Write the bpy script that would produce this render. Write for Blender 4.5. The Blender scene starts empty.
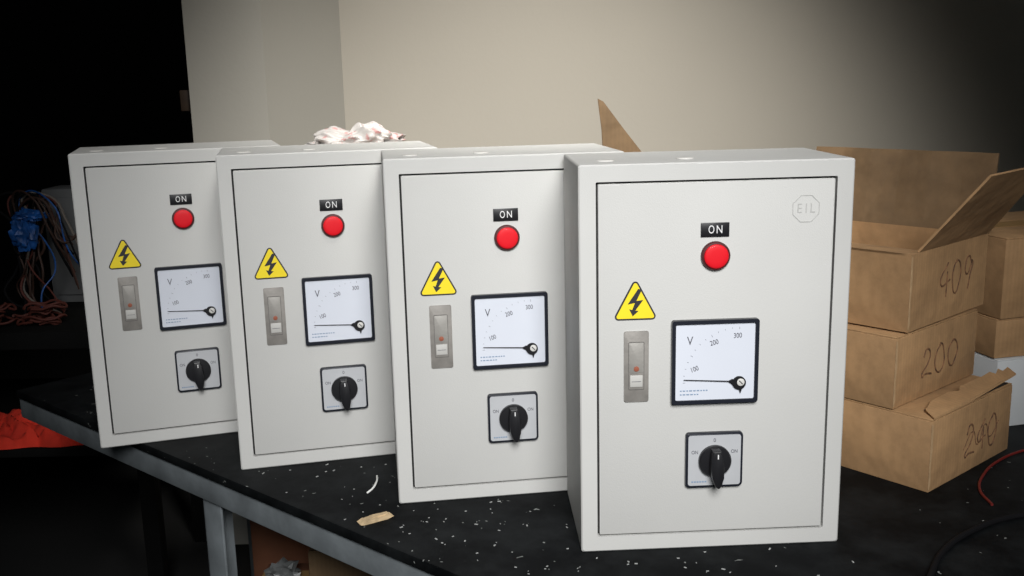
import bpy, bmesh, math, random
from mathutils import Vector, Matrix, noise
random.seed(4)
S=bpy.context.scene
COL=S.collection
S.view_settings.view_transform='Standard'
TZ=.75
# ---------------------------------------------------------------- materials
def nodes(name):
    m=bpy.data.materials.new(name); m.use_nodes=True
    nt=m.node_tree; b=nt.nodes['Principled BSDF']; return m,nt,b
def mat(name,c,rough=.5,metal=0,noise_amt=0,nscale=20,bump=0,bscale=200,coat=0,c2=None,emit=0,spec=.5):
    m,nt,b=nodes(name); N=nt.nodes; L=nt.links
    b.inputs['Base Color'].default_value=(*c,1); b.inputs['Roughness'].default_value=rough; b.inputs['Metallic'].default_value=metal
    b.inputs['Coat Weight'].default_value=coat; b.inputs['Specular IOR Level'].default_value=spec
    if emit:
        b.inputs['Emission Color'].default_value=(*c,1); b.inputs['Emission Strength'].default_value=emit
    tc=N.new('ShaderNodeTexCoord')
    if noise_amt or c2:
        n=N.new('ShaderNodeTexNoise'); n.inputs['Scale'].default_value=nscale; n.inputs['Detail'].default_value=6
        L.new(tc.outputs['Object'],n.inputs['Vector'])
        r=N.new('ShaderNodeValToRGB'); L.new(n.outputs['Fac'],r.inputs['Fac']); L.new(r.outputs['Color'],b.inputs['Base Color'])
        d=c2 if c2 else tuple(x*(1-noise_amt) for x in c)
        r.color_ramp.elements[0].position=.35; r.color_ramp.elements[0].color=(*d,1)
        r.color_ramp.elements[1].position=.65; r.color_ramp.elements[1].color=(*c,1)
    if bump:
        n2=N.new('ShaderNodeTexNoise'); n2.inputs['Scale'].default_value=bscale
        L.new(tc.outputs['Object'],n2.inputs['Vector'])
        bp=N.new('ShaderNodeBump'); bp.inputs['Strength'].default_value=bump; bp.inputs['Distance'].default_value=.002
        L.new(n2.outputs['Fac'],bp.inputs['Height']); L.new(bp.outputs['Normal'],b.inputs['Normal'])
    return m
M={}
M['paint']=mat('grey_enamel',(.575,.572,.553),.6,0,.04,9,.12,900,spec=.3)
M['door']=mat('grey_enamel_door',(.575,.572,.553),.6,0,.03,9,.12,900,spec=.3)
M['gasket']=mat('gasket_and_shade_black',(.015,.015,.015),.8)  # door gasket, and the painted shade sheet under the torn carton flap
M['slot']=mat('slot_shadow_grey',(.10,.095,.09),.7)
M['black']=mat('black_plastic',(.010,.010,.012),.4)
M['bezel']=mat('meter_bezel',(.012,.014,.022),.35)
M['white']=mat('white_ink',(.8,.8,.8),.5)
M['ink']=mat('black_ink',(.02,.02,.025),.6)
M['softink']=mat('soft_ink',(.10,.10,.12),.6)
M['blueink']=mat('blue_ink',(.22,.30,.42),.6)
M['dial']=mat('dial_white',(.68,.71,.785),.35,0,.02,12,coat=.15)
M['red']=mat('red_lens',(.68,.007,.016),.5,0,coat=.05,emit=.10,spec=.3)
M['redrim']=mat('dark_red_rim',(.07,.006,.007),.45)
M['yellow']=mat('sign_yellow',(.90,.70,.02),.5,0,.05,40)
M['steel']=mat('latch_plate',(.29,.272,.25),.6,.15,.25,60,.1,300)
M['steel2']=mat('latch_handle',(.34,.325,.30),.55,.15,.15,60,.1,300)
M['plate']=mat('switch_plate',(.52,.53,.55),.5,.1,.06,30)
M['orange']=mat('latch_dot',(.30,.09,.05),.5)
M['emboss']=mat('embossed_grey',(.485,.483,.466),.6)
M['plug']=mat('pale_plug',(.50,.49,.465),.5)
M['plug2']=mat('painted_plug',(.64,.63,.60),.5)
M['frame']=mat('grey_steel_frame',(.21,.235,.25),.6,.1,.4,14,.2,80,spec=.3)
M['chip']=mat('chip_wood',(.62,.46,.27),.8,0,.35,90)
M['scrap']=mat('scrap_white',(.75,.75,.72),.7)
M['fleck']=mat('fleck_white',(.34,.35,.34),.8)
M['blackcable']=mat('black_cable',(.006,.006,.007),.7,spec=.1)
M['redcable']=mat('red_cable',(.14,.010,.008),.5)
M['redcloth']=mat('red_cloth',(.90,.045,.02),.9,0,.35,14)
M['bench']=mat('dark_bench',(.007,.007,.007),.9,0,.4,8,spec=.1)
M['greypanel']=mat('grey_panel',(.13,.135,.14),.7,0,.3,6)
M['blue']=mat('blue_wrap',(.012,.11,.42),.5,0,.6,40)
M['brownwire']=mat('brown_wire',(.04,.018,.012),.6)
M['palewire']=mat('pale_wire',(.14,.12,.105),.5)
M['redwire']=mat('red_wire',(.09,.018,.011),.7)
M['brownbox']=mat('junction_brown',(.05,.03,.018),.6,0,.3,30)
M['underbrown']=mat('dull_red_carton',(.20,.075,.035),.85,0,.3,12)
def carton_mat(name,c,dk=.62):
    m,nt,b=nodes(name); N=nt.nodes; L=nt.links
    tc=N.new('ShaderNodeTexCoord'); w=N.new('ShaderNodeTexWave'); w.bands_direction='X'; w.inputs['Scale'].default_value=45; w.inputs['Distortion'].default_value=.4
    L.new(tc.outputs['Object'],w.inputs['Vector'])
    n=N.new('ShaderNodeTexNoise'); n.inputs['Scale'].default_value=9; n.inputs['Detail'].default_value=10; n.inputs['Roughness'].default_value=.7; L.new(tc.outputs['Object'],n.inputs['Vector'])
    r=N.new('ShaderNodeValToRGB'); L.new(n.outputs['Fac'],r.inputs['Fac'])
    r.color_ramp.elements[0].position=.30; r.color_ramp.elements[0].color=(*[x*dk for x in c],1)
    r.color_ramp.elements[1].position=.58; r.color_ramp.elements[1].color=(*c,1)
    e=r.color_ramp.elements.new(.75); e.color=(*[min(1,x*1.12) for x in c],1)
    mx=N.new('ShaderNodeMix'); mx.data_type='RGBA'; mx.blend_type='MULTIPLY'; mx.inputs['Factor'].default_value=.07
    L.new(r.outputs['Color'],mx.inputs['A']); L.new(w.outputs['Color'],mx.inputs['B']); L.new(mx.outputs['Result'],b.inputs['Base Color'])
    b.inputs['Roughness'].default_value=.8
    n2=N.new('ShaderNodeTexNoise'); n2.inputs['Scale'].default_value=12; n2.inputs['Detail'].default_value=3; L.new(tc.outputs['Object'],n2.inputs['Vector'])
    bp=N.new('ShaderNodeBump'); bp.inputs['Strength'].default_value=.55; bp.inputs['Distance'].default_value=.012
    L.new(n2.outputs['Fac'],bp.inputs['Height']); L.new(bp.outputs['Normal'],b.inputs['Normal'])
    return m
M['carton']=carton_mat('kraft_carton',(.45,.265,.125))
M['carton_dark']=carton_mat('kraft_dark',(.20,.125,.062))  # darker kraft for some flaps and one carton under the table
M['cartonpale']=mat('pale_carton',(.58,.60,.61),.7,0,.08,6)
M['edge']=mat('kraft_pale_edge',(.56,.37,.20),.8,0,.25,60)
M['tape']=mat('packing_tape',(.40,.24,.10),.3,0,.1,20)
M['marker']=mat('marker_pen',(.07,.035,.02),.8,0,.5,120,c2=(.22,.11,.05))
def speck():
    m,nt,b=nodes('speckled_black_top'); N=nt.nodes; L=nt.links
    tc=N.new('ShaderNodeTexCoord')
    v=N.new('ShaderNodeTexVoronoi'); v.inputs['Scale'].default_value=75; v.inputs['Randomness'].default_value=1
    n0=N.new('ShaderNodeTexNoise'); n0.inputs['Scale'].default_value=30
    mm=N.new('ShaderNodeMix'); mm.data_type='RGBA'; mm.inputs['Factor'].default_value=.06
    L.new(tc.outputs['Object'],mm.inputs['A']); L.new(n0.outputs['Color'],mm.inputs['B']); L.new(tc.outputs['Object'],n0.inputs['Vector'])
    L.new(mm.outputs['Result'],v.inputs['Vector'])
    lt=N.new('ShaderNodeMath'); lt.operation='LESS_THAN'; lt.inputs[1].default_value=.13
    L.new(v.outputs['Distance'],lt.inputs[0])
    sp=N.new('ShaderNodeSeparateColor'); L.new(v.outputs['Color'],sp.inputs['Color'])
    n3=N.new('ShaderNodeTexNoise'); n3.inputs['Scale'].default_value=3.5; L.new(tc.outputs['Object'],n3.inputs['Vector'])
    ad=N.new('ShaderNodeMath'); ad.operation='ADD'; L.new(sp.outputs['Red'],ad.inputs[0]); L.new(n3.outputs['Fac'],ad.inputs[1])
    gt=N.new('ShaderNodeMath'); gt.operation='GREATER_THAN'; gt.inputs[1].default_value=1.30; L.new(ad.outputs[0],gt.inputs[0])
    ml=N.new('ShaderNodeMath'); ml.operation='MULTIPLY'; L.new(lt.outputs[0],ml.inputs[0]); L.new(gt.outputs[0],ml.inputs[1])
    n=N.new('ShaderNodeTexNoise'); n.inputs['Scale'].default_value=9; n.inputs['Detail'].default_value=10; n.inputs['Roughness'].default_value=.7; L.new(tc.outputs['Object'],n.inputs['Vector'])
    r=N.new('ShaderNodeValToRGB'); L.new(n.outputs['Fac'],r.inputs['Fac'])
    r.color_ramp.elements[0].position=.4; r.color_ramp.elements[0].color=(.0025,.003,.0035,1); r.color_ramp.elements[1].position=.75; r.color_ramp.elements[1].color=(.016,.018,.019,1)
    mx=N.new('ShaderNodeMix'); mx.data_type='RGBA'; L.new(ml.outputs[0],mx.inputs['Factor']); L.new(r.outputs['Color'],mx.inputs['A']); mx.inputs['B'].default_value=(.20,.21,.20,1)
    L.new(mx.outputs['Result'],b.inputs['Base Color']); b.inputs['Roughness'].default_value=.6; b.inputs['Specular IOR Level'].default_value=.09
    return m
M['top']=speck()
def wallm(name,c):
    m,nt,b=nodes(name); N=nt.nodes; L=nt.links
    tc=N.new('ShaderNodeTexCoord'); n=N.new('ShaderNodeTexNoise'); n.inputs['Scale'].default_value=1.6; n.inputs['Detail'].default_value=9
    L.new(tc.outputs['Object'],n.inputs['Vector']); r=N.new('ShaderNodeValToRGB'); L.new(n.outputs['Fac'],r.inputs['Fac'])
    r.color_ramp.elements[0].position=.3; r.color_ramp.elements[0].color=(*[x*.93 for x in c],1); r.color_ramp.elements[1].position=.7; r.color_ramp.elements[1].color=(*c,1)
    L.new(r.outputs['Color'],b.inputs['Base Color']); b.inputs['Roughness'].default_value=.9
    n2=N.new('ShaderNodeTexNoise'); n2.inputs['Scale'].default_value=60; L.new(tc.outputs['Object'],n2.inputs['Vector'])
    bp=N.new('ShaderNodeBump'); bp.inputs['Strength'].default_value=.15; bp.inputs['Distance'].default_value=.003
    L.new(n2.outputs['Fac'],bp.inputs['Height']); L.new(bp.outputs['Normal'],b.inputs['Normal'])
    return m
M['wall']=wallm('beige_plaster',(.54,.50,.43))
M['pillar']=wallm('pillar_plaster',(.47,.45,.40))
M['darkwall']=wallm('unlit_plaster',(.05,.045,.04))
M['floor']=wallm('concrete_floor',(.010,.010,.010))
def bagm():
    m,nt,b=nodes('printed_white_plastic'); N=nt.nodes; L=nt.links
    tc=N.new('ShaderNodeTexCoord'); n=N.new('ShaderNodeTexNoise'); n.inputs['Scale'].default_value=80; n.inputs['Detail'].default_value=2
    L.new(tc.outputs['Object'],n.inputs['Vector']); r=N.new('ShaderNodeValToRGB'); L.new(n.outputs['Fac'],r.inputs['Fac'])
    r.color_ramp.elements[0].position=.58; r.color_ramp.elements[0].color=(.52,.495,.475,1); r.color_ramp.elements[1].position=.68; r.color_ramp.elements[1].color=(.50,.26,.25,1)
    L.new(r.outputs['Color'],b.inputs['Base Color']); b.inputs['Roughness'].default_value=.5
    return m
M['bag']=bagm()
M['greybag']=mat('grey_plastic',(.20,.21,.21),.4,0,.5,25)
# ---------------------------------------------------------------- geometry helpers
class MB:
    def __init__(s): s.bm=bmesh.new()
    def box(s,x0,x1,y0,y1,z0,z1,bev=0,seg=2,mtx=None):
        mt=Matrix.Translation(((x0+x1)/2,(y0+y1)/2,(z0+z1)/2))@Matrix.Diagonal((x1-x0,y1-y0,z1-z0,1))
        if mtx is not None: mt=mtx@mt
        g=bmesh.ops.create_cube(s.bm,size=1,matrix=mt)
        if bev:
            es=list({e for v in g['verts'] for e in v.link_edges})
            bmesh.ops.bevel(s.bm,geom=es,offset=bev,segments=seg,affect='EDGES',profile=.5)
        return s
    def prism(s,pts,y0,y1,bev=0):       # polygon in xz extruded along y
        a=[s.bm.verts.new((x,y0,z)) for x,z in pts]; b=[s.bm.verts.new((x,y1,z)) for x,z in pts]; n=len(pts)
        f1=s.bm.faces.new(a); s.bm.faces.new(b[::-1])
        for i in range(n): s.bm.faces.new((a[i],b[i],b[(i+1)%n],a[(i+1)%n]))
        if bev: bmesh.ops.bevel(s.bm,geom=list(f1.edges),offset=bev,segments=2,affect='EDGES',profile=.5)
        return s
    def ring(s,outer,inner,y0,y1):
        n=len(outer)
        A=[[s.bm.verts.new((x,y,z)) for x,z in P] for P in (outer,inner) for y in (y0,y1)]
        o0,o1,i0,i1=A
        for i in range(n):
            j=(i+1)%n
            for q in ((o0[i],o0[j],i0[j],i0[i]),(o1[j],o1[i],i1[i],i1[j]),(o0[j],o0[i],o1[i],o1[j]),(i0[i],i0[j],i1[j],i1[i])): s.bm.faces.new(q)
        return s
    def lathe(s,prof,cx,cz,n=32):        # profile [(radius,y)] about an axis parallel to y
        rings=[]
        for r,y in prof:
            rings.append([s.bm.verts.new((cx+r*math.cos(2*math.pi*k/n),y,cz+r*math.sin(2*math.pi*k/n))) for k in range(n)])
        for a,b in zip(rings,rings[1:]):
            for k in range(n): s.bm.faces.new((a[k],a[(k+1)%n],b[(k+1)%n],b[k]))
        s.bm.faces.new(rings[0][::-1]); s.bm.faces.new(rings[-1]); return s
    def quad(s,P,th,nrm):
        nrm=Vector(nrm).normalized()*th
        a=[s.bm.verts.new(Vector(p)) for p in P]; b=[s.bm.verts.new(Vector(p)+nrm) for p in P]; n=len(P)
        s.bm.faces.new(a); s.bm.faces.new(b[::-1])
        for i in range(n): s.bm.faces.new((a[i],b[i],b[(i+1)%n],a[(i+1)%n]))
        return s
    def add_mesh(s,me,mt=None):
        if mt is not None: me.transform(mt)
        s.bm.from_mesh(me); return s
    def build(s,name,m,parent=None,ang=35):
        bmesh.ops.recalc_face_normals(s.bm,faces=s.bm.faces[:])
        me=bpy.data.meshes.new(name); s.bm.to_mesh(me); s.bm.free()
        me.polygons.foreach_set('use_smooth',[True]*len(me.polygons)); me.set_sharp_from_angle(angle=math.radians(ang))
        o=bpy.data.objects.new(name,me); COL.objects.link(o); me.materials.append(m)
        if parent: o.parent=parent
        return o
def curve_mesh(cu):
    o=bpy.data.objects.new('tmp',cu); COL.objects.link(o); bpy.context.view_layer.update()
    dg=bpy.context.evaluated_depsgraph_get(); me=bpy.data.meshes.new_from_object(o.evaluated_get(dg))
    bpy.data.objects.remove(o); return me
def text_mesh(t,size,cx,cz,y,rot=0,sx=1,depth=.0002,bold=0):
    cu=bpy.data.curves.new('t','FONT'); cu.body=t; cu.size=size; cu.extrude=depth; cu.align_x='CENTER'; cu.align_y='CENTER'; cu.offset=bold
    me=curve_mesh(cu)
    me.transform(Matrix.Translation((cx,y,cz))@Matrix.Rotation(-rot,4,'Y')@Matrix.Diagonal((sx,1,1,1))@Matrix.Rotation(math.pi/2,4,'X')); return me
def tube_mesh(pts,r,smooth=True,res=3):
    cu=bpy.data.curves.new('c','CURVE'); cu.dimensions='3D'; cu.bevel_depth=r; cu.bevel_resolution=res; cu.use_fill_caps=True
    sp=cu.splines.new('BEZIER' if smooth else 'POLY')
    if smooth:
        sp.bezier_points.add(len(pts)-1)
        for b,p in zip(sp.bezier_points,pts): b.co=p; b.handle_left_type=b.handle_right_type='AUTO'
        cu.resolution_u=8
    else:
        sp.points.add(len(pts)-1)
        for b,p in zip(sp.points,pts): b.co=(*p,1)
    return curve_mesh(cu)
def rrect(x0,x1,z0,z1,r,n=5):
    P=[]
    for cx,cz,a0 in ((x1-r,z1-r,0),(x0+r,z1-r,90),(x0+r,z0+r,180),(x1-r,z0+r,270)):
        for k in range(n+1):
            a=math.radians(a0+90*k/n); P.append((cx+r*math.cos(a),cz+r*math.sin(a)))
    return P
def rtri(cx,zb,w,h,r,inset=0,n=5):
    V=[(cx-w/2,zb),(cx+w/2,zb),(cx,zb+h)]
    P=[]; ins=r+inset
    inr=(w*h)/(w+2*math.hypot(w/2,h)); k=1-ins/inr; c=(cx,zb+inr)
    C=[(c[0]+(v[0]-c[0])*k,c[1]+(v[1]-c[1])*k) for v in V]
    sl=math.degrees(math.atan2(h,w/2))
    arcs=[(90+sl,270),(-90,90-sl),(90-sl,90+sl)]
    for (x,z),(a0,a1) in zip(C,arcs):
        for q in range(n+1):
            a=math.radians(a0+(a1-a0)*q/n); P.append((x+r*math.cos(a),z+r*math.sin(a)))
    return P
def empty(name,loc,rz=0):
    o=bpy.data.objects.new(name,None); COL.objects.link(o); o.location=loc; o.rotation_euler=(0,0,rz); o.empty_display_size=.05; return o
def tag(o,label=None,cat=None,group=None,kind=None):
    if label:o['label']=label
    if cat:o['category']=cat
    if group:o['group']=group
    if kind:o['kind']=kind
    return o
def struct(name,mb,m):
    o=mb.build(name,m); o['kind']='structure'; return o
def copy_tree(o,parent=None):
    c=o.copy(); COL.objects.link(c)
    if parent: c.parent=parent
    for ch in list(o.children): copy_tree(ch,c)
    return c
# ---------------------------------------------------------------- camera (solved from the enclosures)
f,pi_,ro,cz=1003.7,.2073,-.0233,.5394
F=Vector((0,math.cos(pi_),-math.sin(pi_))); R0=Vector((1,0,0)); U0=Vector((0,math.sin(pi_),math.cos(pi_)))
R=math.cos(ro)*R0+math.sin(ro)*U0; U=-math.sin(ro)*R0+math.cos(ro)*U0
cam=bpy.data.objects.new('camera',bpy.data.cameras.new('camera')); COL.objects.link(cam)
mt=Matrix((R,U,-F)).transposed().to_4x4(); mt.translation=(0,0,cz+TZ); cam.matrix_world=mt
cam.data.sensor_width=36; cam.data.lens=f/1024*36; cam.data.clip_start=.02
S.camera=cam
# ---------------------------------------------------------------- room
struct('floor',MB().box(-3.3,3,-2.5,5.6,-.1,0),M['floor'])
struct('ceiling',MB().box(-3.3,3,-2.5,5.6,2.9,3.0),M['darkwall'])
struct('wall_back',MB().box(-.83,3,2.9,3.02,0,2.9),M['wall'])
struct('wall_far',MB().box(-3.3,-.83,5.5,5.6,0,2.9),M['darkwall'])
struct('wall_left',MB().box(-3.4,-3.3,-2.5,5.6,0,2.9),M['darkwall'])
struct('wall_right',MB().box(3,3.1,-2.5,3.02,0,2.9),M['wall'])
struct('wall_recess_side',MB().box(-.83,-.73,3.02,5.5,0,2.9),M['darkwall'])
mb=MB(); P=[(-.826,2.66),(-.626,2.66),(-.464,2.9),(-.826,2.9)]
mb.quad([(x,y,0) for x,y in P],2.9,(0,0,1)); struct('wall_pillar',mb,M['pillar'])
# ---------------------------------------------------------------- table
E0=Vector((-.91,1.7596)); yaw=math.atan2(-.657,.753)
T=empty('work_table',(E0.x,E0.y,0),yaw)
tag(T,'long steel-framed work table with black speckled top under the four enclosures','table')
Lt,Wt=2.1,1.28
MB().box(0,Lt,0,Wt,TZ-.014,TZ,.0015).build('tabletop',M['top'],T)
for (x0,x1,y0,y1,nm) in ((0,Lt,.004,.008,'front_rail'),(0,Lt,Wt-.008,Wt-.004,'back_rail')):
    q=MB(); q.box(x0,x1,y0,y1,TZ-.052,TZ-.0145,.001); q.box(x0,x1,min(y0,.008) if y0<.5 else Wt-.044,.044 if y0<.5 else Wt-.004,TZ-.018,TZ-.0145)
    q.build(nm,M['frame'],T)
for x in (.004,Lt-.008): MB().box(x,x+.004,.01,Wt-.01,TZ-.052,TZ-.0145,.001).build('side_rail',M['frame'],T)
for x,yf in ((.012,.45),(.588,.009),(Lt-.06,.009)):
    for y,sg in ((yf,1),(Wt-.009,-1)):
        q=MB(); q.box(x,x+.045,min(y,y+sg*.004),max(y,y+sg*.004),0,TZ-.0145,.001); q.box(x,x+.004,min(y,y+sg*.045),max(y,y+sg*.045),0,TZ-.0145,.001)
        q.build('leg',M['frame'],T)
# ---------------------------------------------------------------- enclosure
W,H,D,m=.3,.4457,.165,.0199
def make_enclosure():
    t=empty('electrical_enclosure',(0,0,0))
    q=MB(); out=rrect(0,W,0,H,.003,3); g=.0012
    inn=rrect(m-g,W-m+g,m-g,H-m+g,.0015,3)
    n=len(out)
    bm=q.bm
    def loop(P,y): return [bm.verts.new((x,y,z)) for x,z in P]
    so=rrect(.0015,W-.0015,.0015,H-.0015,.003,3)
    Ls=[loop(rrect(.02,W-.02,.02,H-.02,.003,3),D),loop(so,D),loop(out,D-.0015),loop(out,.0015),loop(so,0),loop(inn,0),loop(inn,.014),loop(rrect(.05,W-.05,.05,H-.05,.0015,3),.014)]
    for a,b in zip(Ls,Ls[1:]):
        for i in range(n): bm.faces.new((a[i],a[(i+1)%n],b[(i+1)%n],b[i]))
    bm.faces.new(Ls[0]); bm.faces.new(Ls[-1])
    q.build('body',M['paint'],t)
    MB().ring(rrect(m-g+.0001,W-m+g-.0001,m-g+.0001,H-m+g-.0001,.0015,3),rrect(m+.004,W-m-.004,m+.004,H-m-.004,.0015,3),.0085,.0135).build('gasket',M['gasket'],t)
    MB().prism(rrect(m+g,W-m-g,m+g,H-m-g,.0015,3),-.0005,.0082,.0009).build('door',M['door'],t)
    for u,w_ in ((.035,.045),(.125,.05)):
        q=MB(); q.lathe([(.010,0),(.010,.0008),(.009,.0014)],0,0,28)
        o=q.build('knockout_plug',M['plug2'],t); o.location=(u,w_,H); o.rotation_euler=(math.pi/2,0,0)
    y=-.0006
    lp=MB().box(.1326,.1638,y-.0016,y,.3646,.3802,.0005).build('indicator_label',M['black'],t)
    q=MB(); q.add_mesh(text_mesh('O',.0125,.1482-.0042,.3724,y-.0017,sx=.68)); q.add_mesh(text_mesh('N',.0125,.1482+.0046,.3724,y-.0017,sx=.78)); q.build('lettering',M['white'],lp)
    L=MB().lathe([(.0160,y),(.0160,y-.0035),(.0152,y-.0048),(.0128,y-.0052)],.149,.3438).build('indicator_lamp',M['redrim'],t)
    MB().lathe([(.0133,y-.0035),(.0133,y-.0066),(.0126,y-.0074),(.0112,y-.0078),(.007,y-.0081),(.002,y-.0082)],.149,.3438).build('lens',M['red'],L)
    cx,zb,w,h=.0615,.2745,.0505,.0478
    s=MB().prism(rtri(cx,zb,w,h,.004),y-.0006,y).build('warning_sign',M['ink'],t)
    MB().prism(rtri(cx,zb,w,h,.0022,.0018),y-.0010,y-.0005).build('sign_field',M['yellow'],s)
    bolt=[(.003,.034),(-.0085,.0170),(-.0005,.0185),(-.0035,.0105),(-.0068,.0115),(-.0030,.0035),(.0035,.0093),(-.0001,.0098),(.0085,.0215),(.0010,.0205),(.0070,.033)]
    MB().prism([(cx+a,zb+b+.001) for a,b in bolt],y-.0014,y-.0009).build('lightning_bolt',M['ink'],s)
    a,b,c,e=.0489,.0765,.1804,.2617
    l=MB().prism(rrect(a,b,c,e,.002),y-.0014,y,.0005).build('door_latch',M['steel'],t)
    MB().ring(rrect(a+.0050,b-.0050,c+.014,e-.012,.0015),rrect(a+.0055,b-.0055,c+.0146,e-.0126,.001),y-.0017,y-.0012).build('slot_rim',M['slot'],l)
    MB().prism(rrect(a+.0058,b-.0058,c+.034,e-.013,.001),y-.0018,y-.0012,.0003).build('handle',M['steel2'],l)
    MB().box(a+.0068,b-.0068,y-.0020,y-.0012,c+.0175,c+.031,.0003).build('push_button',M['plug'],l)
    q=MB(); q.box(a+.0085,b-.0085,y-.0023,y-.0019,c+.0235,c+.0240); q.build('button_mark',M['softink'],l)
    MB().lathe([(.0030,y-.0015),(.0030,y-.0025),(.001,y-.0028)],(a+b)/2,c+.0385,16).build('keyhole',M['orange'],l)
    # voltmeter
    x0,x1,z0,z1=.1015,.1985,.1770,.2729
    v=MB(); v.ring(rrect(x0,x1,z0,z1,.003),rrect(x0+.0042,x1-.0042,z0+.0042,z1-.0042,.002),y-.0065,y); vo=v.build('voltmeter',M['bezel'],t)
    MB().prism(rrect(x0+.0041,x1-.0041,z0+.0041,z1-.0041,.002),y-.0045,y-.001).build('dial',M['dial'],vo)
    S_=.0965; yy=y-.0047
    def pt(p,q_): return x0+p*S_, z1-q_*S_
    mk=MB()
    for tx,p,q_,sz,ro_ in (('V',.21,.245,.0140,0),('100',.265,.58,.0080,.35),('200',.49,.27,.0080,.25),('300',.76,.195,.0080,.05)):
        X,Z=pt(p,q_); mk.add_mesh(text_mesh(tx,sz,X,Z,yy,rot=ro_,sx=.8))
    px,pz=pt(.78,.74)
    for k in range(13):
        an=math.radians(180-90*k/12); r0=.0598 if k%4==0 else .0610; r1=.0625
        c_,s_=math.cos(an),math.sin(an); wv=.00016
        P=[(px+r0*c_-wv*s_,pz+r0*s_+wv*c_),(px+r1*c_-wv*s_,pz+r1*s_+wv*c_),(px+r1*c_+wv*s_,pz+r1*s_-wv*c_),(px+r0*c_+wv*s_,pz+r0*s_-wv*c_)]
        if r1*s_+pz<z1-.005: mk.prism(P,yy-.0001,yy+.0002)
    mk.build('scale_markings',M['softink'],vo)
    q=MB()
    for row,(nseg,zz) in enumerate(((9,.83),(6,.875))):
        X=.1
        for k in range(nseg):
            wd=random.choice((.02,.03,.035)); A=pt(X,zz); B_=pt(X+wd,zz+.014); q.box(A[0],B_[0],yy-.0001,yy+.0002,B_[1],A[1]); X+=wd+.012
    q.build('fine_print',M['blueink'],vo)
    q=MB(); n0=pt(.14,.70); q.prism([(px,pz-.0006),(px,pz+.0006),(n0[0],n0[1]+.0003),(n0[0],n0[1]-.0003)],yy-.0018,yy-.0010); q.build('needle',M['ink'],vo)
    pc=[(.655,.735),(.70,.71)]+[(.785+.078*math.cos(math.radians(an)),.755+.078*math.sin(math.radians(an))) for an in range(215,440,15)]+[(.80,.88),(.785,.835)]+[(.785+.078*math.cos(math.radians(an)),.755+.078*math.sin(math.radians(an))) for an in (105,120,135,150)]+[(.70,.765)]
    q=MB(); q.prism([pt(*c) for c in pc],yy-.0022,yy+.0001); q.build('pivot_cover',M['black'],vo)
    q=MB(); q.lathe([(.0042,yy-.002),(.0042,yy-.0030),(.0032,yy-.0034)],*pt(.80,.745),20); q.build('zero_screw',M['plug2'],vo)
    q=MB(); q.box(-.0028,.0028,yy-.0037,yy-.003,-.0005,.0005); o=q.build('screw_slot',M['ink'],vo); X,Z=pt(.80,.745); o.matrix_local=Matrix.Translation((X,0,Z))@Matrix.Rotation(.8,4,'Y')
    # rotary switch
    cx,cz_=.1512,.1094; hw=.0325
    r_=MB().prism(rrect(cx-hw,cx+hw,cz_-hw,cz_+hw,.004),y-.0050,y,.0008).build('rotary_switch',M['bezel'],t)
    MB().prism(rrect(cx-hw+.0026,cx+hw-.0026,cz_-hw+.0026,cz_+hw-.0026,.003),y-.0058,y-.0045).build('face_plate',M['plate'],r_)
    tt=MB(); ty=y-.0060
    tt.add_mesh(text_mesh('ON',.0058,cx-.0225,cz_+.010,ty,sx=.85)); tt.add_mesh(text_mesh('ON',.0058,cx+.0225,cz_+.010,ty,sx=.85)); tt.add_mesh(text_mesh('0',.0060,cx,cz_+.0238,ty))
    tt.build('lettering',M['softink'],r_)
    q=MB()
    X=cx-.026
    for k in range(6): q.box(X,X+.0022,ty-.0001,ty+.0003,cz_-.0262,cz_-.0245); X+=.003
    q.build('fine_print',M['blueink'],r_)
    q=MB(); q.lathe([(.0185,y-.0055),(.0185,y-.010),(.0172,y-.0115),(.010,y-.012)],cx,cz_)
    G=[(-.0045,.0165),(.0045,.0165),(.0065,.008),(.0075,-.004),(.0062,-.016),(.0038,-.0245),(.0012,-.028),(-.0012,-.028),(-.0040,-.0245),(-.0065,-.016),(-.0075,-.004),(-.0065,.008)]
    an=.06
    G=[(cx+a_*math.cos(an)-b_*math.sin(an),cz_+a_*math.sin(an)+b_*math.cos(an)) for a_,b_ in G]
    q.prism(G,y-.023,y-.010,.0015); kn=q.build('knob',M['black'],r_)
    MB().box(cx-.0006,cx+.0006,y-.0236,y-.0228,cz_+.008,cz_+.013).build('grip_highlight',M['white'],kn)  # white strip painted as the highlight on the knob grip
    return t
boxes=[(-.6311,1.4470,.3069),(-.3914,1.3467,.2267),(-.1528,1.2179,.1349),(.0733,1.0717,.0390)]
labs=['leftmost grey electrical enclosure, its bottom corner jutting past the table edge',
 'second grey electrical enclosure from the left, with white plastic bag showing behind its top',
 'third grey electrical enclosure from the left, directly behind the nearest one',
 'nearest and rightmost grey electrical enclosure, embossed logo in the upper door corner']
proto=make_enclosure()
encl=[proto]+[copy_tree(proto) for _ in range(3)]
for o,(x,y,a),lb in zip(encl,boxes,labs):
    o.location=(x,y,TZ); o.rotation_euler=(0,0,a); tag(o,lb,'electrical box','row of grey electrical enclosures')
q=MB(); lx,lz,y=.2475,.3925,-.0006
def circ(r,n=8): return [(lx+r*math.cos(2*math.pi*(k+.5)/n),lz+r*math.sin(2*math.pi*(k+.5)/n)) for k in range(n)]
q.ring(circ(.0160),circ(.0151),y-.0004,y)
for ch,dx in (('E',-.0072),('I',.0002),('L',.0070)): q.add_mesh(text_mesh(ch,.0150,lx+dx,lz,y-.0002,sx=.78))
q.build('embossed_logo',M['emboss'],encl[3])
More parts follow.
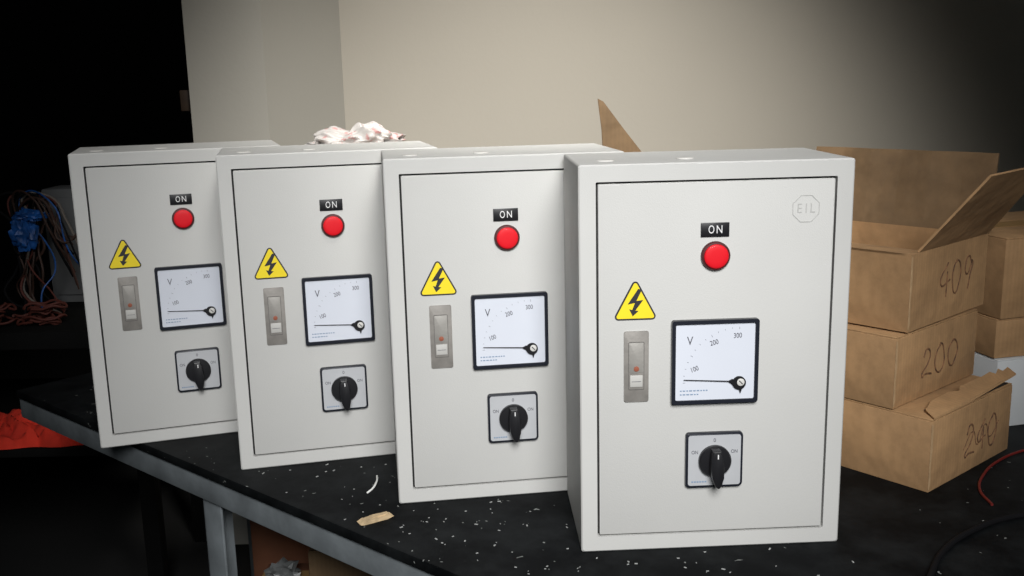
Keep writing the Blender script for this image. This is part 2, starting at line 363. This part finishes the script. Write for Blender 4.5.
# ---------------------------------------------------------------- cartons
DG={'4':[[(.75,1),(.05,.38),(.95,.45)],[(.7,.75),(.6,0)]],
 '0':[[(.5,1),(.1,.75),(.05,.3),(.4,0),(.8,.2),(.9,.7),(.55,1),(.4,.95)]],
 '9':[[(.85,.8),(.5,1),(.15,.75),(.4,.5),(.8,.7),(.85,.85),(.75,.4),(.5,0)]],
 '2':[[(.1,.75),(.4,1),(.8,.8),(.6,.4),(.05,.05),(.4,.1),(.95,.02)]]}
def scribble(s,x,z,h,w,parent,cross=False):
    q=MB(); x0=x
    for ch in s:
        for st in DG[ch]:
            q.add_mesh(tube_mesh([(x+a*w+random.uniform(-.0018,.0018),.0003,z+b*h+random.uniform(-.0018,.0018)) for a,b in st],.0015,res=1))
        x+=w*1.25
    if cross:
        q.add_mesh(tube_mesh([(x0-.005,.0003,z+h*.3),(x0+.02,.0003,z+h*.75),(x0+.035,.0003,z+h*.25),(x0+.055,.0003,z+h*.8),(x0+.07,.0003,z+h*.3),(x-.002,.0003,z+h*.7)],.0011,res=1))
    return q.build('handwriting',M['marker'],parent)
def carton(loc,rz,L,Wd,Hh,label,group=None,m_='carton',open_=False,name='cardboard_box',tape=True,edge=False):
    t=empty(name,loc,rz); tag(t,label,'box',group); th=.003
    q=MB()
    if open_:
        for a in ((0,L,0,th,0,Hh),(0,L,Wd-th,Wd,0,Hh),(0,th,th,Wd-th,0,Hh),(L-th,L,th,Wd-th,0,Hh),(th,L-th,th,Wd-th,0,th)): q.box(*a)
    else:
        q.box(0,L,0,Wd,0,Hh,.0016)
    q.build('body',M[m_],t)
    if not open_:
        q=MB(); q.box(.001,L-.001,.001,Wd/2-.001,Hh,Hh+.002,.0006); q.build('flap',M[m_],t)
        q=MB(); q.box(.001,L-.001,Wd/2+.001,Wd-.001,Hh,Hh+.002,.0006); q.build('flap',M[m_],t)
        if tape:
            q=MB(); q.box(-.0006,L+.0006,Wd/2-.022,Wd/2+.022,Hh+.0019,Hh+.0025); q.box(-.0007,0,Wd/2-.022,Wd/2+.022,Hh-.04,Hh+.0025); q.build('tape',M['tape'],t)
    if edge:   # scuffed pale corner where the liner is rubbed through
        q=MB(); q.prism([(0,.004),(.0035,.012),(.0015,Hh*.4),(.004,Hh*.6),(.002,Hh-.004),(-.0003,Hh-.003),(-.0003,.004)],-.0005,.0004); q.build('scuffed_corner',M['edge'],t)
    return t
r=math.radians
G='cartons stacked right of the enclosures'
c1=carton((.532,1.214,TZ),r(40),.228,.29,.0965,'lowest carton of the three-box stack beside the nearest enclosure, lid edge torn',G,tape=False,edge=True)
q=MB(); q.quad([(.004,.0,.0985),(.09,-.001,.1),(.226,-.004,.112),(.222,.006,.120),(.212,.008,.116),(.205,.012,.120),(.195,.010,.115),(.185,.014,.119),(.165,.018,.114),(.155,.016,.116),(.14,.020,.112),(.12,.024,.110),(.11,.020,.107),(.09,.026,.108),(.05,.028,.104),(.02,.02,.101)],.0025,(0,.3,1)); q.build('torn_flap',M['carton'],c1)
q=MB(); q.quad([(.03,.004,.0988),(.222,.004,.0988),(.222,.034,.0988),(.03,.028,.0988)],.0004,(0,0,1)); q.build('flap_shade',M['gasket'],c1)  # black sheet painted as the shade under the torn flap; lid is closed
scribble('240',.095,.022,.044,.026,c1,True)
c2=carton((.497,1.256,TZ+.0997),r(40.5),.228,.29,.0955,'middle carton of the three-box stack, marked 200 in marker',G,tape=False,edge=True)
scribble('200',.070,.028,.038,.029,c2)
c3=carton((.516,1.270,TZ+.2),r(42),.228,.29,.104,'open carton on top of the three-box stack with flaps raised',G,open_=True,edge=True)
scribble('409',.085,.033,.046,.028,c3)
Hh=.104;L=.228;Wd=.29
q=MB(); q.quad([(.018,0,Hh),(L,0,Hh),(L-.004,-.078,Hh+.104),(.035,-.078,Hh+.102)],.003,(0,.8,.6)); q.build('flap',M['carton'],c3)
q=MB()
for k in range(6):
    y0=k*Wd/6; w0=.005*(k%2); w1_=.005*((k+1)%2)
    q.quad([(L,y0,Hh),(L,y0+Wd/6,Hh),(L+.018+w1_,y0+Wd/6,Hh+.113),(L+.018+w0,y0,Hh+.113)],.003,(-1,0,0))
q.build('flap',M['carton_dark'],c3)
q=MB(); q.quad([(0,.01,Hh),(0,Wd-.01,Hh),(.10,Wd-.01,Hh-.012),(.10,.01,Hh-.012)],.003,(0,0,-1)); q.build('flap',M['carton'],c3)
q=MB(); q.quad([(.01,Wd,Hh),(L-.01,Wd,Hh),(L-.01,Wd+.045,Hh-.06),(.01,Wd+.045,Hh-.06)],.003,(0,0,-1)); q.build('flap',M['carton_dark'],c3)
G2='cartons half out of frame at the right edge'
carton((.725,1.445,TZ),r(14),.28,.24,.105,'pale grey-white carton at the right edge, bottom of the rear stack',G2,'cartonpale')
carton((.722,1.452,TZ+.108),r(13),.27,.23,.058,'flat brown carton at the right edge between pale carton and taller brown one',G2)
carton((.726,1.450,TZ+.169),r(15),.27,.23,.12,'taller brown carton topping the rear stack at the right edge',G2)
carton((-.375,1.73,TZ),r(2),.22,.2,.395,'brown carton hidden behind the second enclosure, holding up the white plastic bag')
b2=carton((.090,1.66,TZ),r(3),.20,.18,.385,'brown carton behind the nearest enclosure with one pointed flap sticking up')
q=MB(); q.quad([(.066,.0,.38),(.155,.0,.38),(.096,-.006,.455),(.064,-.012,.497),(.054,-.018,.502),(.062,-.006,.45)],.003,(0,-1,0)); q.build('raised_flap',M['carton_dark'],b2)
def blob(name,m_,loc,sc,amp,freq,sub=4,parent=None,seed=0,ang=25,peak=0):
    bm=bmesh.new(); bmesh.ops.create_icosphere(bm,subdivisions=sub,radius=1)
    for v in bm.verts:
        n=noise.noise(v.co*freq+Vector((seed,0,0)))+.5*noise.noise(v.co*freq*2.3+Vector((seed,3,0)))
        rdg=abs(noise.noise(v.co*freq*1.7+Vector((0,seed,5))))
        v.co=v.co*(1+amp*n-amp*rdg)
        if peak and v.co.z>0:
            v.co.z+=peak*v.co.z*(math.exp(-((v.co.x-.25)/.3)**2)+.4*math.exp(-((v.co.x+.55)/.25)**2))
        v.co=Vector((v.co.x*sc[0],v.co.y*sc[1],v.co.z*sc[2]))
    zmin=min(v.co.z for v in bm.verts)
    for v in bm.verts: v.co.z=max(v.co.z,zmin*.7)
    zmin=min(v.co.z for v in bm.verts)
    for v in bm.verts: v.co.z-=zmin
    q=MB(); q.bm=bm; o=q.build(name,m_,parent,ang=ang); o.location=loc; return o
tag(blob('plastic_bag',M['bag'],(-.272,1.82,TZ+.3975),(.098,.06,.027),.34,2.0,6,seed=2,ang=30,peak=.8),'crumpled white plastic bag with pink print behind the second enclosure','bag')
# ---------------------------------------------------------------- table clutter
def on(px,py,z=0):
    d=F+R*((px-512)/f)-U*((py-288)/f); t=(z-cz)/d.z; return Vector((d.x*t,d.y*t,TZ+z))
def cable(name,pts,rad,m_,label,cat):
    q=MB(); q.add_mesh(tube_mesh([p+Vector((0,0,rad)) for p in pts],rad)); return tag(q.build(name,m_),label,cat)
cable('red_cable',[on(*p) for p in ((1050,446),(1022,452),(1000,461),(984,475),(980,492),(992,506))],.0018,M['redcable'],'thin dark red cable curving across the table beside the cartons','cable')
cable('black_cable',[on(*p) for p in ((1050,515),(1010,520),(975,532),(945,552),(930,580),(925,600))],.0035,M['blackcable'],'black cable lying on the table in front of the cartons','cable')
q=MB(); q.add_mesh(tube_mesh([on(367,493,.002),on(372,489,.006),on(376,483,.008),on(377,476,.003)],.0013)); tag(q.build('wire_offcut',M['scrap']),'curled white wire offcut on the black tabletop between second and third enclosures','wire offcut')
q=MB(); q.prism([(-.020,.0),(.012,.0),(.021,.002),(.014,.0042),(.004,.0038),(-.003,.0048),(-.014,.0036),(-.017,.0042),(-.024,.001)],-.009,.005); q.prism([(-.010,.0038),(.010,.0036),(.016,.0052),(-.004,.0058)],-.004,.003); o=q.build('wood_chip',M['chip']); o.location=on(376,519); o.rotation_euler=(0,0,.55); tag(o,'small splintered wood chip near the front table edge','wood chip')
q=MB()
for k in range(200):
    px=random.triangular(215,900,400); py=random.uniform(440,576)
    p=on(px,py)
    v=Vector((p.x,p.y))-E0; n_=v.x*.657+v.y*.753
    if n_<.015: continue
    ok=True
    for x,y,a in boxes:
        d=Vector((p.x-x,p.y-y)); lu=d.x*math.cos(a)+d.y*math.sin(a); lw=-d.x*math.sin(a)+d.y*math.cos(a)
        if -.01<lu<.31 and -.01<lw<.18: ok=False
    d=Vector((p.x-.532,p.y-1.214)); lu=d.x*math.cos(.7)+d.y*math.sin(.7); lw=-d.x*math.sin(.7)+d.y*math.cos(.7)
    if lu>-.01 and lw>-.01: ok=False
    if not ok: continue
    s=random.uniform(.0005,.0017)
    mt_=Matrix.Translation(p)@Matrix.Rotation(random.uniform(0,6.3),4,'Z')
    q.box(-s*random.uniform(.5,2),s,-s*.5,s*.6,0,.0006,mtx=mt_)
tag(q.build('white_flecks',M['fleck']),'tiny white flecks and shavings scattered on the black tabletop','debris',kind='stuff')
# ---------------------------------------------------------------- under the table
carton((-.475,1.66,0),r(1),.135,.22,.60,'dull reddish-brown carton standing under the table behind the leg',None,'underbrown')
carton((-.333,1.47,0),r(0),.10,.22,.56,'tan carton under the table, right of the dull reddish one',None,'carton_dark')
carton((-.418,1.45,0),r(0),.08,.10,.50,'low brown carton under the table holding the crumpled grey bag',None,'underbrown')
tag(blob('crumpled_bag',M['greybag'],(-.378,1.48,.5027),(.032,.025,.022),.6,2.6,3,seed=7),'small crumpled grey plastic bag under the table front edge','bag')
# ---------------------------------------------------------------- rear bench and clutter at left
B=empty('rear_bench',(-1.75,2.12,0)); tag(B,'dark rear bench with a lower shelf at the far left','bench')
MB().box(0,.86,0,.6,TZ-.02,TZ+.02,.003).build('benchtop',M['bench'],B)
MB().box(.02,.84,.02,.58,.475,.495,.002).build('lower_shelf',M['bench'],B)
for x in (.0,.82):
    for y in (0.2,.56): MB().box(x,x+.04,y,y+.04,0,TZ-.0205,.002).build('leg',M['bench'],B)
bz=TZ+.02
q=MB(); N=70; bm=q.bm; rows=[]
for i in range(N+1):
    row=[]
    for j in range(21):
        u,v=i/N,j/20
        x=-1.30+.385*u+.01*noise.noise(Vector((v*5,u*3,2))); y=2.145+.15*v+.02*noise.noise(Vector((u*4,v*2,0)))
        hgt=.012+.06*abs(noise.noise(Vector((u*10+v*4,v*4,1))))+.028*(.5+noise.noise(Vector((u*3,0,7))))*math.sin(v*math.pi)
        if j in(0,20) or i in (0,N): hgt=.0008
        row.append(bm.verts.new((x,y,.4962+hgt)))
    rows.append(row)
for i in range(N):
    for j in range(20): bm.faces.new((rows[i][j],rows[i+1][j],rows[i+1][j+1],rows[i][j+1]))
tag(q.build('red_cloth',M['redcloth'],ang=60),'rumpled bright red cloth on the lower shelf of the rear bench','cloth')
q=MB(); q.box(-1.13,-.98,2.42,2.52,bz,bz+.28,.004); q.box(-1.12,-.99,2.415,2.421,bz+.02,bz+.26,.002); tag(q.build('grey_cabinet',M['greypanel']),'small grey metal cabinet standing at the back of the rear bench','cabinet')
hb=empty('wire_harness',(-1.09,2.28,bz)); tag(hb,'tangled bundle of wires with bright blue wrap standing on the rear bench','wires')
cols=['brownwire','blackcable','redwire','palewire','brownwire','blackcable','blue','brownwire','blackcable','blackcable','brownwire','blackcable','redwire','brownwire']
for k,mn in enumerate(cols):
    q=MB(); pts=[Vector((random.uniform(-.04,.05),random.uniform(-.03,.03),.004))]
    n=9; x1=random.uniform(-.02,.02)
    for j in range(1,n):
        u=j/(n-1)
        if u<.7: pts.append(Vector((x1-.02+.03*noise.noise(Vector((k*3.1,u*4,0)))*2,random.uniform(-.015,.015),.32*u/.7*random.uniform(.9,1.05))))
        else: pts.append(Vector((x1+.02+.07*(u-.7)/.3,random.uniform(-.03,.02),.30-.25*(u-.7)/.3*random.uniform(.4,1))))
    q.add_mesh(tube_mesh(pts,random.uniform(.0018,.0034))); q.build('wire',M[mn],hb)
o=blob('blue_wrap',M['blue'],(-.018,-.01,.155),(.028,.028,.050),.35,2.4,4,parent=hb,seed=3,ang=50)
o=blob('blue_wrap',M['blue'],(.005,-.02,.225),(.038,.018,.014),.4,2.4,4,parent=hb,seed=9,ang=50)
for k,(x,mn,lb) in enumerate(((-1.17,'redwire','low tangle of reddish wire lying on the rear bench at the left image edge'),(-1.05,'redwire','low tangle of reddish wire on the rear bench below the blue-wrapped bundle'))):
    q=MB()
    for j in range(12):
        rr=random.uniform(.015,.045); ox,oy=random.uniform(-.015,.015),random.uniform(-.01,.01); a0=random.uniform(0,6)
        pts=[Vector((ox+rr*1.2*math.cos(a0+a*.55),oy+rr*.6*math.sin(a0+a*.55),.004+.004*j+.004*math.sin(a*2+j))) for a in range(random.randint(6,11))]
        q.add_mesh(tube_mesh(pts,.0028))
    o=q.build('wire_tangle',M[mn]); o.location=(x,2.185,bz); tag(o,lb,'wire')
q=MB(); q.box(-.862,-.825,2.69,2.75,TZ+.47,TZ+.525,.003); tag(q.build('junction_box',M['brownbox']),'small brown junction box on the left edge of the pillar','junction box')
# ---------------------------------------------------------------- lights
def spot(name,loc,tgt,ang,e,c=(1,1,1),blend=1,rad=.3):
    l=bpy.data.lights.new(name,'SPOT'); l.spot_size=math.radians(ang); l.spot_blend=blend; l.energy=e; l.color=c; l.shadow_soft_size=rad
    o=bpy.data.objects.new(name,l); COL.objects.link(o); o.location=loc; o.rotation_euler=(Vector(tgt)-Vector(loc)).to_track_quat('-Z','Y').to_euler(); return o
spot('key_spot',(.20,-.7,2.15),(.0,1.25,.82),49,310,(1,1,.995),rad=.5)  # added key spot, no window stands there; narrow cone darkens the frame edges
spot('wall_falloff_spot',(.20,.75,2.45),(.06,2.9,.64),58,250,(1,.97,.91),rad=.2)  # added spot, no fixture; gives the wall its bright middle and falloff
spot('top_fill_spot',(.1,1.7,2.7),(0,1.35,.8),62,36,(1,.98,.94),rad=.4)  # added fill spot to brighten the enclosure tops, no fixture there
wd=bpy.data.worlds.new('world'); S.world=wd; wd.use_nodes=True
wd.node_tree.nodes['Background'].inputs[0].default_value=(.62,.75,.8,1); wd.node_tree.nodes['Background'].inputs[1].default_value=.10
